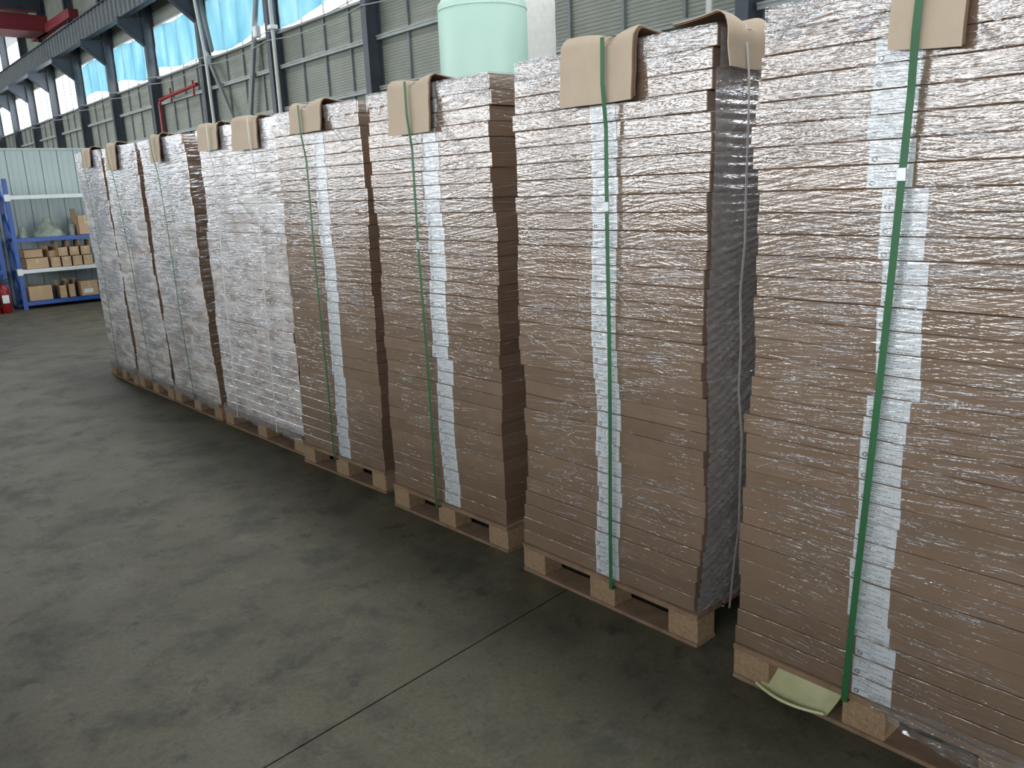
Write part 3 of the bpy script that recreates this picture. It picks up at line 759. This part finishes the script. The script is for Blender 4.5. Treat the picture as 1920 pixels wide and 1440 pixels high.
def make_film(si, dens, wide, label):
    rnd = random.Random(500+si); random.seed(600+si)
    T, Wd, D, offs, cw, cdp = PROFILE[si]
    mb = MB()
    tilt0 = rnd.uniform(-.05, .12)
    for q in range(dens):
        zz = DECK + (TOPZ-DECK)*rnd.random()**(.75)
        u = zz/TOPZ
        yy = rnd.uniform(-cw/2, cw/2)
        cl = noise.noise((yy*3+si*9, zz*4, si*1.7))
        if cl < -.18 and u < .8: continue
        tl_ = tilt0*math.sin(zz*5+si) + .12*noise.noise((yy*2, zz*2.5, si*5+3)) + rnd.gauss(0, .03)
        if rnd.random() < .06: tl_ += rnd.choice((-.5, .5, .8))*rnd.random()
        L = rnd.uniform(.03, .16)*(1.6 if rnd.random() < .15 else 1)*(1.4 if si > 4 else 1); wv = rnd.uniform(.0012, .0034)*wide
        ox, oy = front_x(offs, zz)
        yy += oy
        if abs(yy-oy)+L/2 > cw/2-.004 or zz - L/2*abs(math.sin(tl_)) < DECK+.006: continue
        du = Vector((0, math.cos(tl_), math.sin(tl_))); dw = Vector((0, -math.sin(tl_), math.cos(tl_)))
        ribbon(mb, Vector((ox-.0045-rnd.random()*.003, yy, zz)), du, Vector((-1,0,0)), dw, L, wv, wv*(.16 if si < 5 else .11))
    # near side (facing -Y)
    nside = int(dens*(.9 if si in (1,) else .25))
    for q in range(nside):
        zz = DECK + (TOPZ-DECK)*rnd.random()**.9; xx = rnd.uniform(.01, min(.55, cdp-.1))
        ox, oy = front_x(offs, zz)
        tl_ = (.38 if zz < 1.2 else .1) + rnd.gauss(0, .07) if si == 1 else rnd.gauss(0, .08)
        L = rnd.uniform(.05, .22); wv = rnd.uniform(.0015, .005)*wide
        if xx-L/2 < .0: xx = L/2+.002
        if zz - L/2*abs(math.sin(tl_)) < DECK+.006: continue
        du = Vector((math.cos(tl_), 0, math.sin(tl_))); dw = Vector((-math.sin(tl_), 0, math.cos(tl_)))
        ribbon(mb, Vector((ox+xx, side_y(offs, zz)-cw/2-.007-rnd.random()*.004, zz)), du, Vector((0,-1,0)), dw, L, wv, wv*.25)
    for (ya, za, yb, zb_, cnt) in STRANDS.get(si, []):
        for q in range(cnt):
            j1, j2 = rnd.gauss(0, .012), rnd.gauss(0, .012)
            A = Vector((0, ya-T.translation.y+j1, za+j1)); B = Vector((0, yb-T.translation.y+j2, zb_-j2))
            mid = (A+B)/2; du = (B-A).normalized(); dw = Vector((0, -du.z, du.y))
            xx = min(front_x(offs, A.z)[0], front_x(offs, B.z)[0], front_x(offs, mid.z)[0]) - .008
            ribbon(mb, Vector((xx, mid.y, mid.z)), du, Vector((-1,0,0)), dw, (B-A).length, rnd.uniform(.0015, .005), .0015)
    # cap: film pulled over the top edge, hanging a little way down the front
    ox, oy = offs[-1]; zt = TOPZ
    def cap(u, v):
        y = oy - cw/2 - .004 + (cw+.008)*u
        drop = .05 + .10*abs(noise.noise((u*5+si, 3.3, si))) + .05*noise.noise((u*17, si, 1))
        n_ = noise.noise((u*14+si, v*9, si*2.2))*.003 + noise.noise((u*40, v*20, si))*.0012
        if v <= .4501:
            z = zt + .003 - (drop+.003)*(1-v/.45); o2 = front_x(offs, z); return (o2[0]-.006-abs(n_), y, z)
        return (ox - .006 + .26*(v-.45)/.55, y, zt+.0035+abs(n_)*2)
    mb.grid(cap, 60, 20)
    # skirt: film gathered over the pallet deck, ragged lower edge
    ox, oy = offs[0]
    def skirt_loose(u, v):
        y = -cw/2 + cw*.48*u
        low = .118 - .085*math.sin(min(1, (1-u)*1.4)*math.pi*.5)*(.7+.3*noise.noise((u*6, 2, 2)))
        z = low + (.155-low)*v
        return (-.012 - .02*(1-v)*abs(noise.noise((u*9, v*3, 7))) - .004*noise.noise((u*30, v*8, 1)), y, z)
    def skirt(u, v):
        y = oy - cw/2 + cw*u
        low = .100 - (.045 if si >= 4 else .012)*abs(noise.noise((u*4+si*3, 1.1, si))) - .01*noise.noise((u*15, si, 4))
        z = low + (.165-low)*v
        return (min(ox, .0) - .007 - .006*abs(noise.noise((u*25, v*6, si))), y, z)
    if si >= 4: mb.grid(skirt, 60, 5)
    if si == 0: mb.grid(lambda u, v: skirt_loose(u, v), 40, 8)
    me_f = mb.mesh('stretch_film', M['film_dense'] if si >= 4 else M['film'], True)
    o = put('stretch_film', me_f); o.matrix_world = T
    if si == 1:
        def side(u, v):
            x = .004 + .75*u; z = .126 + (TOPZ-.136)*v
            amp_in = min(1, .25+u*9); sl = .55 if z < 1.15 else (.55 + (z-1.15)/.35*-.5 if z < 1.5 else .05)
            q = z - sl*x + .02*noise.noise((x*3, z*3, 4.4))
            fade = min(1, max(.12, (TOPZ-.16-z)/.1)); r_ = abs(math.sin(q*105 + 1.1*noise.noise((q*22, x*1.2, 1.3))))*(.012+.007*noise.noise((q*14, x*1.5, 5))) + .005*noise.noise((x*5, q*40, 2)) + .008*noise.noise((x*2, z*3, 7))
            ox, oy = front_x(offs, z); oy = side_y(offs, z)
            return (ox + x, oy - cw/2 - .008 - (max(0, r_)*amp_in + .012*math.sin(u*math.pi*.8))*fade, z)
        sd = MB().grid(side, 50, 620).build('side_film', M['film_whitened'], o, True)
    tag(o, label, 'film', 'clear stretch film on the stacks', 'stuff'); return o
FL = ['the nearest stack at the right edge', 'the second stack from the right', 'the third stack from the right', 'the fourth stack from the right',
      'the wide fifth stack with two white straps', 'the third stack from the far end', 'the second stack from the far end', 'the farthest stack']
DENS = [2600, 2300, 1500, 1900, 3000, 2400, 2200, 2200]; WIDE = [1.2, 1.2, 1.2, 1.6, 2.6, 4.2, 4.6, 4.8]
for si in range(8):
    make_film(si, DENS[si], WIDE[si], 'clear wrinkled stretch film wound around ' + FL[si])

# ------- straps and cardboard edge pads
def strap(si, y_top, y_bot, mat, wd, label, seal_z=None, group=None, cat='strap', off=.019):
    """band round the stack in the x-z plane; y in world metres at top and bottom of the front"""
    T, Wd, D, offs, cw, cdp = PROFILE[si]
    my = T.translation.y
    yt, yb = y_top-my, y_bot-my
    r = empty('strap'); r.matrix_world = T; tag(r, label, cat, group)
    pts, nr = [], []
    zt = TOPZ+.024
    for i in range(15):
        t = i/14; z = .100 + (zt-.006-.100)*t
        bow = off + .003*math.sin(t*9+si) + (.018 if si not in (0,) else .012)*min(1, max(0, (z-(TOPZ-.26))/.12))
        x = min(front_x(offs, z)[0], .0) - bow
        pts.append((x, yb+(yt-yb)*t, z)); nr.append((-1,0,0))
    pts += [(offs[-1][0]-.004, yt, zt+.001), (offs[-1][0]+.02, yt, zt+.003), (cdp*.5, yt, zt), (cdp+.012, yt, zt), (D+.022, yt, zt-.02)]
    nr += [(-.7,0,.7), (0,0,1), (0,0,1), (.3,0,.9), (1,0,0)]
    for i in range(1, 8): pts.append((D+.022, yt, zt-.02-(zt-.12)*i/7)); nr.append((1,0,0))
    pts += [(D+.005, yb, .0995), (-.005, yb, .0995), (pts[0][0], yb, .0995)]; nr += [(0,0,-1), (0,0,-1), (-.7,0,-.7)]
    MB().band(pts, (0,1,0), wd, .0011, nr).build('band', mat, r)
    if seal_z is not None:
        t = (seal_z-.1)/(zt-.1); x = min(front_x(offs, seal_z)[0], .0) - off - .004; y = yb+(yt-yb)*t
        mb = MB().box(x-.003, x+.002, y-wd*.62, y+wd*.62, seal_z-.016, seal_z+.016, .001)
        for q in (-.008, 0, .008): mb.box(x-.0042, x-.003, y-wd*.6, y+wd*.6, seal_z+q-.002, seal_z+q+.002)
        mb.build('seal', M['seal'], r)
    return r
SG = 'green straps on the stack fronts'
G_ = M['strap_green']
strap(0, .882, .965, G_, .0185, 'green plastic strap slanting down the nearest stack', 1.56, SG, off=.016)
strap(1, 1.886, 1.890, G_, .0165, 'green plastic strap down the second stack from the right', 1.49, SG)
strap(2, 3.042, 3.025, G_, .0155, 'green plastic strap down the third stack from the right', 1.33, SG)
strap(3, 4.045, 4.038, G_, .0155, 'green plastic strap down the fourth stack from the right', None, SG)
strap(5, 6.27, 6.135, G_, .014, 'green plastic strap down the third stack from the far end', None, SG)
strap(6, 7.24, 6.976, G_, .014, 'green plastic strap down the second stack from the far end', None, SG)
strap(7, 7.93, 7.862, G_, .014, 'green plastic strap down the farthest stack', None, SG)
SW = 'white straps on the wide stack'
strap(4, 5.275, 5.38, M['strap_white'], .013, 'far one of the two white straps on the wide fifth stack', None, SW)
strap(4, 4.71, 4.815, M['strap_white'], .013, 'near one of the two white straps on the wide fifth stack', None, SW)

def pad(Mx, wd, drop, ys, label, bottom_tilt=0.0, plies=2, top=.16, seed=1, mark=False, name='edge_pad'):
    """cardboard pad folded over a top edge. Mx: x into the stack, y along the edge, z up, origin on the edge.
    ys: where the strap crosses (pinches it)"""
    r = empty(name); r.matrix_world = Mx; tag(r, label, 'edge pad', 'cardboard pads under the straps')
    for p in range(plies):
        o_ = .014 + .0042*(plies-1-p); sh = (.006*p, -.004*p)
        def fn(u, v):
            y = -wd/2 + wd*u + (-.005*p)
            L = drop + bottom_tilt*(u-.5) - .004*p; Rb = .022
            tot = L + 1.57*Rb + top; s = v*tot
            g_ = math.exp(-((y-ys)/.028)**2); g2 = math.exp(-((y-ys)/.075)**2)
            fl = (1-g2)*.012 + abs(u-.5)*.012
            if s < L:
                z = -L + s - Rb + .018; x = -o_ - fl*(.45+.55*(1-s/L)) - .006*g2*0
                x += .0025*math.sin(s*60+seed)*(.4+u*.3)
            elif s < L+1.57*Rb:
                a = (s-L)/Rb; z = .018 - Rb + Rb*math.sin(a) + .016*(1-g2)*math.sin(a); x = -o_ + Rb*(1-math.cos(a)) - fl*.45*math.cos(a)
                x += g_*.010; z -= g_*.010
            else:
                q = s-L-1.57*Rb; x = Rb - o_ + q; z = .018 + .016*(1-g2)*max(0, 1-q/top)**2 - g_*.010*max(0,1-q/.06)
                z += .0042*(plies-1-p)
            return (x, y, z)
        nv = 26
        mb = MB().grid(fn, 22, nv, .0035)
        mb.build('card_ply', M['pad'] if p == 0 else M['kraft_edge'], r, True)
    if mark:
        mb = MB()
        for i in range(5):
            for j in range(3): mb.box(-.0225, -.0205, .020+i*.008, .0213+i*.008, -.085+j*.02, -.073+j*.02)
        mb.build('printed_mark', M['print'], r)
    return r
def pad_front(si, y0, y1, drop, ystrap, label, **kw):
    T, Wd, D, offs, cw, cdp = PROFILE[si]; yc = (y0+y1)/2
    loc = Vector((offs[-1][0], yc-T.translation.y, TOPZ))
    return pad(T @ Matrix.Translation(loc), y1-y0, drop, ystrap-yc, label, **kw)
pad_front(0, .788, .955, .155, .884, 'brown cardboard pad under the green strap on the nearest stack', bottom_tilt=-.015, seed=2)
pad_front(1, 1.775, 2.085, .175, 1.886, 'large folded cardboard pad on the front of the second stack', plies=3, seed=3)
pad_front(2, 2.905, 3.195, .19, 3.04, 'cardboard pad pinched by the strap on the third stack', seed=4)
pad_front(3, 3.86, 4.165, .115, 4.045, 'curled cardboard pad atop the fourth stack from the right', seed=5)
pad_front(4, 5.19, 5.475, .13, 5.275, 'far cardboard pad of the two on the wide fifth stack', seed=6)
pad_front(4, 4.66, 4.975, .155, 4.71, 'near cardboard pad of the two on the wide fifth stack', seed=7)
pad_front(5, 6.17, 6.37, .16, 6.27, 'narrow cardboard pad on the third stack from the far end', seed=8)
pad_front(6, 7.13, 7.36, .175, 7.24, 'narrow cardboard pad on the second stack from the far end', seed=9)
pad_front(7, 7.78, 8.04, .13, 7.92, 'cardboard pad on the farthest stack', seed=10)

# white strap and pad on the near side of the second stack
T, Wd, D, offs, cw, cdp = PROFILE[1]
def side_frame(si, x_at):
    T, Wd, D, offs, cw, cdp = PROFILE[si]
    # local x -> +Y of the stack (into it from its near side), local y -> -X
    return T @ Matrix.Translation((x_at, offs[-1][1]-cw/2, TOPZ)) @ Matrix(((0,-1,0,0),(1,0,0,0),(0,0,1,0),(0,0,0,1)))
pad(side_frame(1, .125), .215, .115, -.02, 'cardboard pad with faint print on the near side of the second stack', plies=2, seed=11, mark=True)
r = empty('strap'); r.matrix_world = T
tag(r, 'white plastic strap down the near side of the second stack', 'strap')
pts, nr = [], []
for i in range(13):
    t = i/12; z = .1 + (TOPZ+.008-.1)*t; oy = front_x(offs, z)[1]
    pts.append((.158-.03*t, oy-cw/2-.016-.03*min(1, max(0, (TOPZ-.03-z)/.1)), z)); nr.append((0,-1,0))
yy0 = offs[-1][1]
pts += [(.128, yy0-cw/2+.01, TOPZ+.018), (.128, yy0, TOPZ+.016), (.128, yy0+cw/2+.01, TOPZ+.012), (.128, yy0+cw/2+.016, TOPZ-.02), (.15, cw/2+.016, .1), (.155, 0, .098), (.158, -cw/2-.01, .098)]
nr += [(0,0,1),(0,0,1),(0,.5,.8),(0,1,0),(0,1,0),(0,0,-1),(0,0,-1)]
MB().band(pts, (1,0,0), .011, .001, nr).build('band', M['strap_white'], r)

# ------- curled pale yellow sheet pushed under the nearest pallet
def curl(u, v):
    """a trough-shaped offcut: rolled front rim, hollow, back tucked under the deck"""
    t = math.sin(math.pi*(.10+.80*u))**.55
    y = 1.242 - .222*u - .012*v
    rim = .020*math.exp(-(v/.10)**2)*t
    x = -.112 - .018*math.sin(math.pi*u) + .155*v*t + .022*(1-t)
    z = .018 + rim + .010*(1-t) + .072*(v**1.6)*t - .004*math.sin(math.pi*u)
    return (x, y, min(z, .094))
mb = MB().grid(curl, 36, 18, .003)
mb.tube([Vector(curl(i/24, 0)) + Vector((-.001,0,0)) for i in range(25)], [.0045]*25, 8)
o = mb.build('foam_sheet', M['roll'], None, True)
tag(o, 'pale yellow curled foam sheet tucked under the nearest pallet', 'sheet')

# ================================================================== a further carton pile on a pale pallet, behind the row
pp = tag(empty('pallet', (2.0, 12.75, 0)), 'pale yellowish wooden pallet beyond the farthest stack', 'pallet')
for yy in (-.55, 0, .45):
    MB().box(-.6,.6,yy,yy+.1,0,.018).build('bottom_board', M['oldwood'], pp)
    for xx in (-.6,-.05,.5): MB().box(xx,xx+.1,yy,yy+.1,.018,.095).build('block', M['oldwood'], pp)
for k in range(6): MB().box(-.6+k*.22, -.6+k*.22+.1, -.55, .55, .095, .115).build('deck_board', M['oldwood'], pp)
pos_ = ['bottom', 'second', 'third', 'top']
for k in range(4):
    rr = tag(empty('storage_carton', (2.01, 12.78, .116+k*.212)), '%s carton on the pale pallet beyond the farthest stack' % pos_[k], 'carton', 'cartons on the pale pallet')
    MB().box(-.53,.53,-.48,.48,0,.21,.004).build('body', M['kraft_bare'], rr)
    MB().box(-.53,.53,-.025,.025,.2102,.2112).box(-.531,-.53,-.025,.025,.13,.21).build('tape', M['oldwood'], rr)
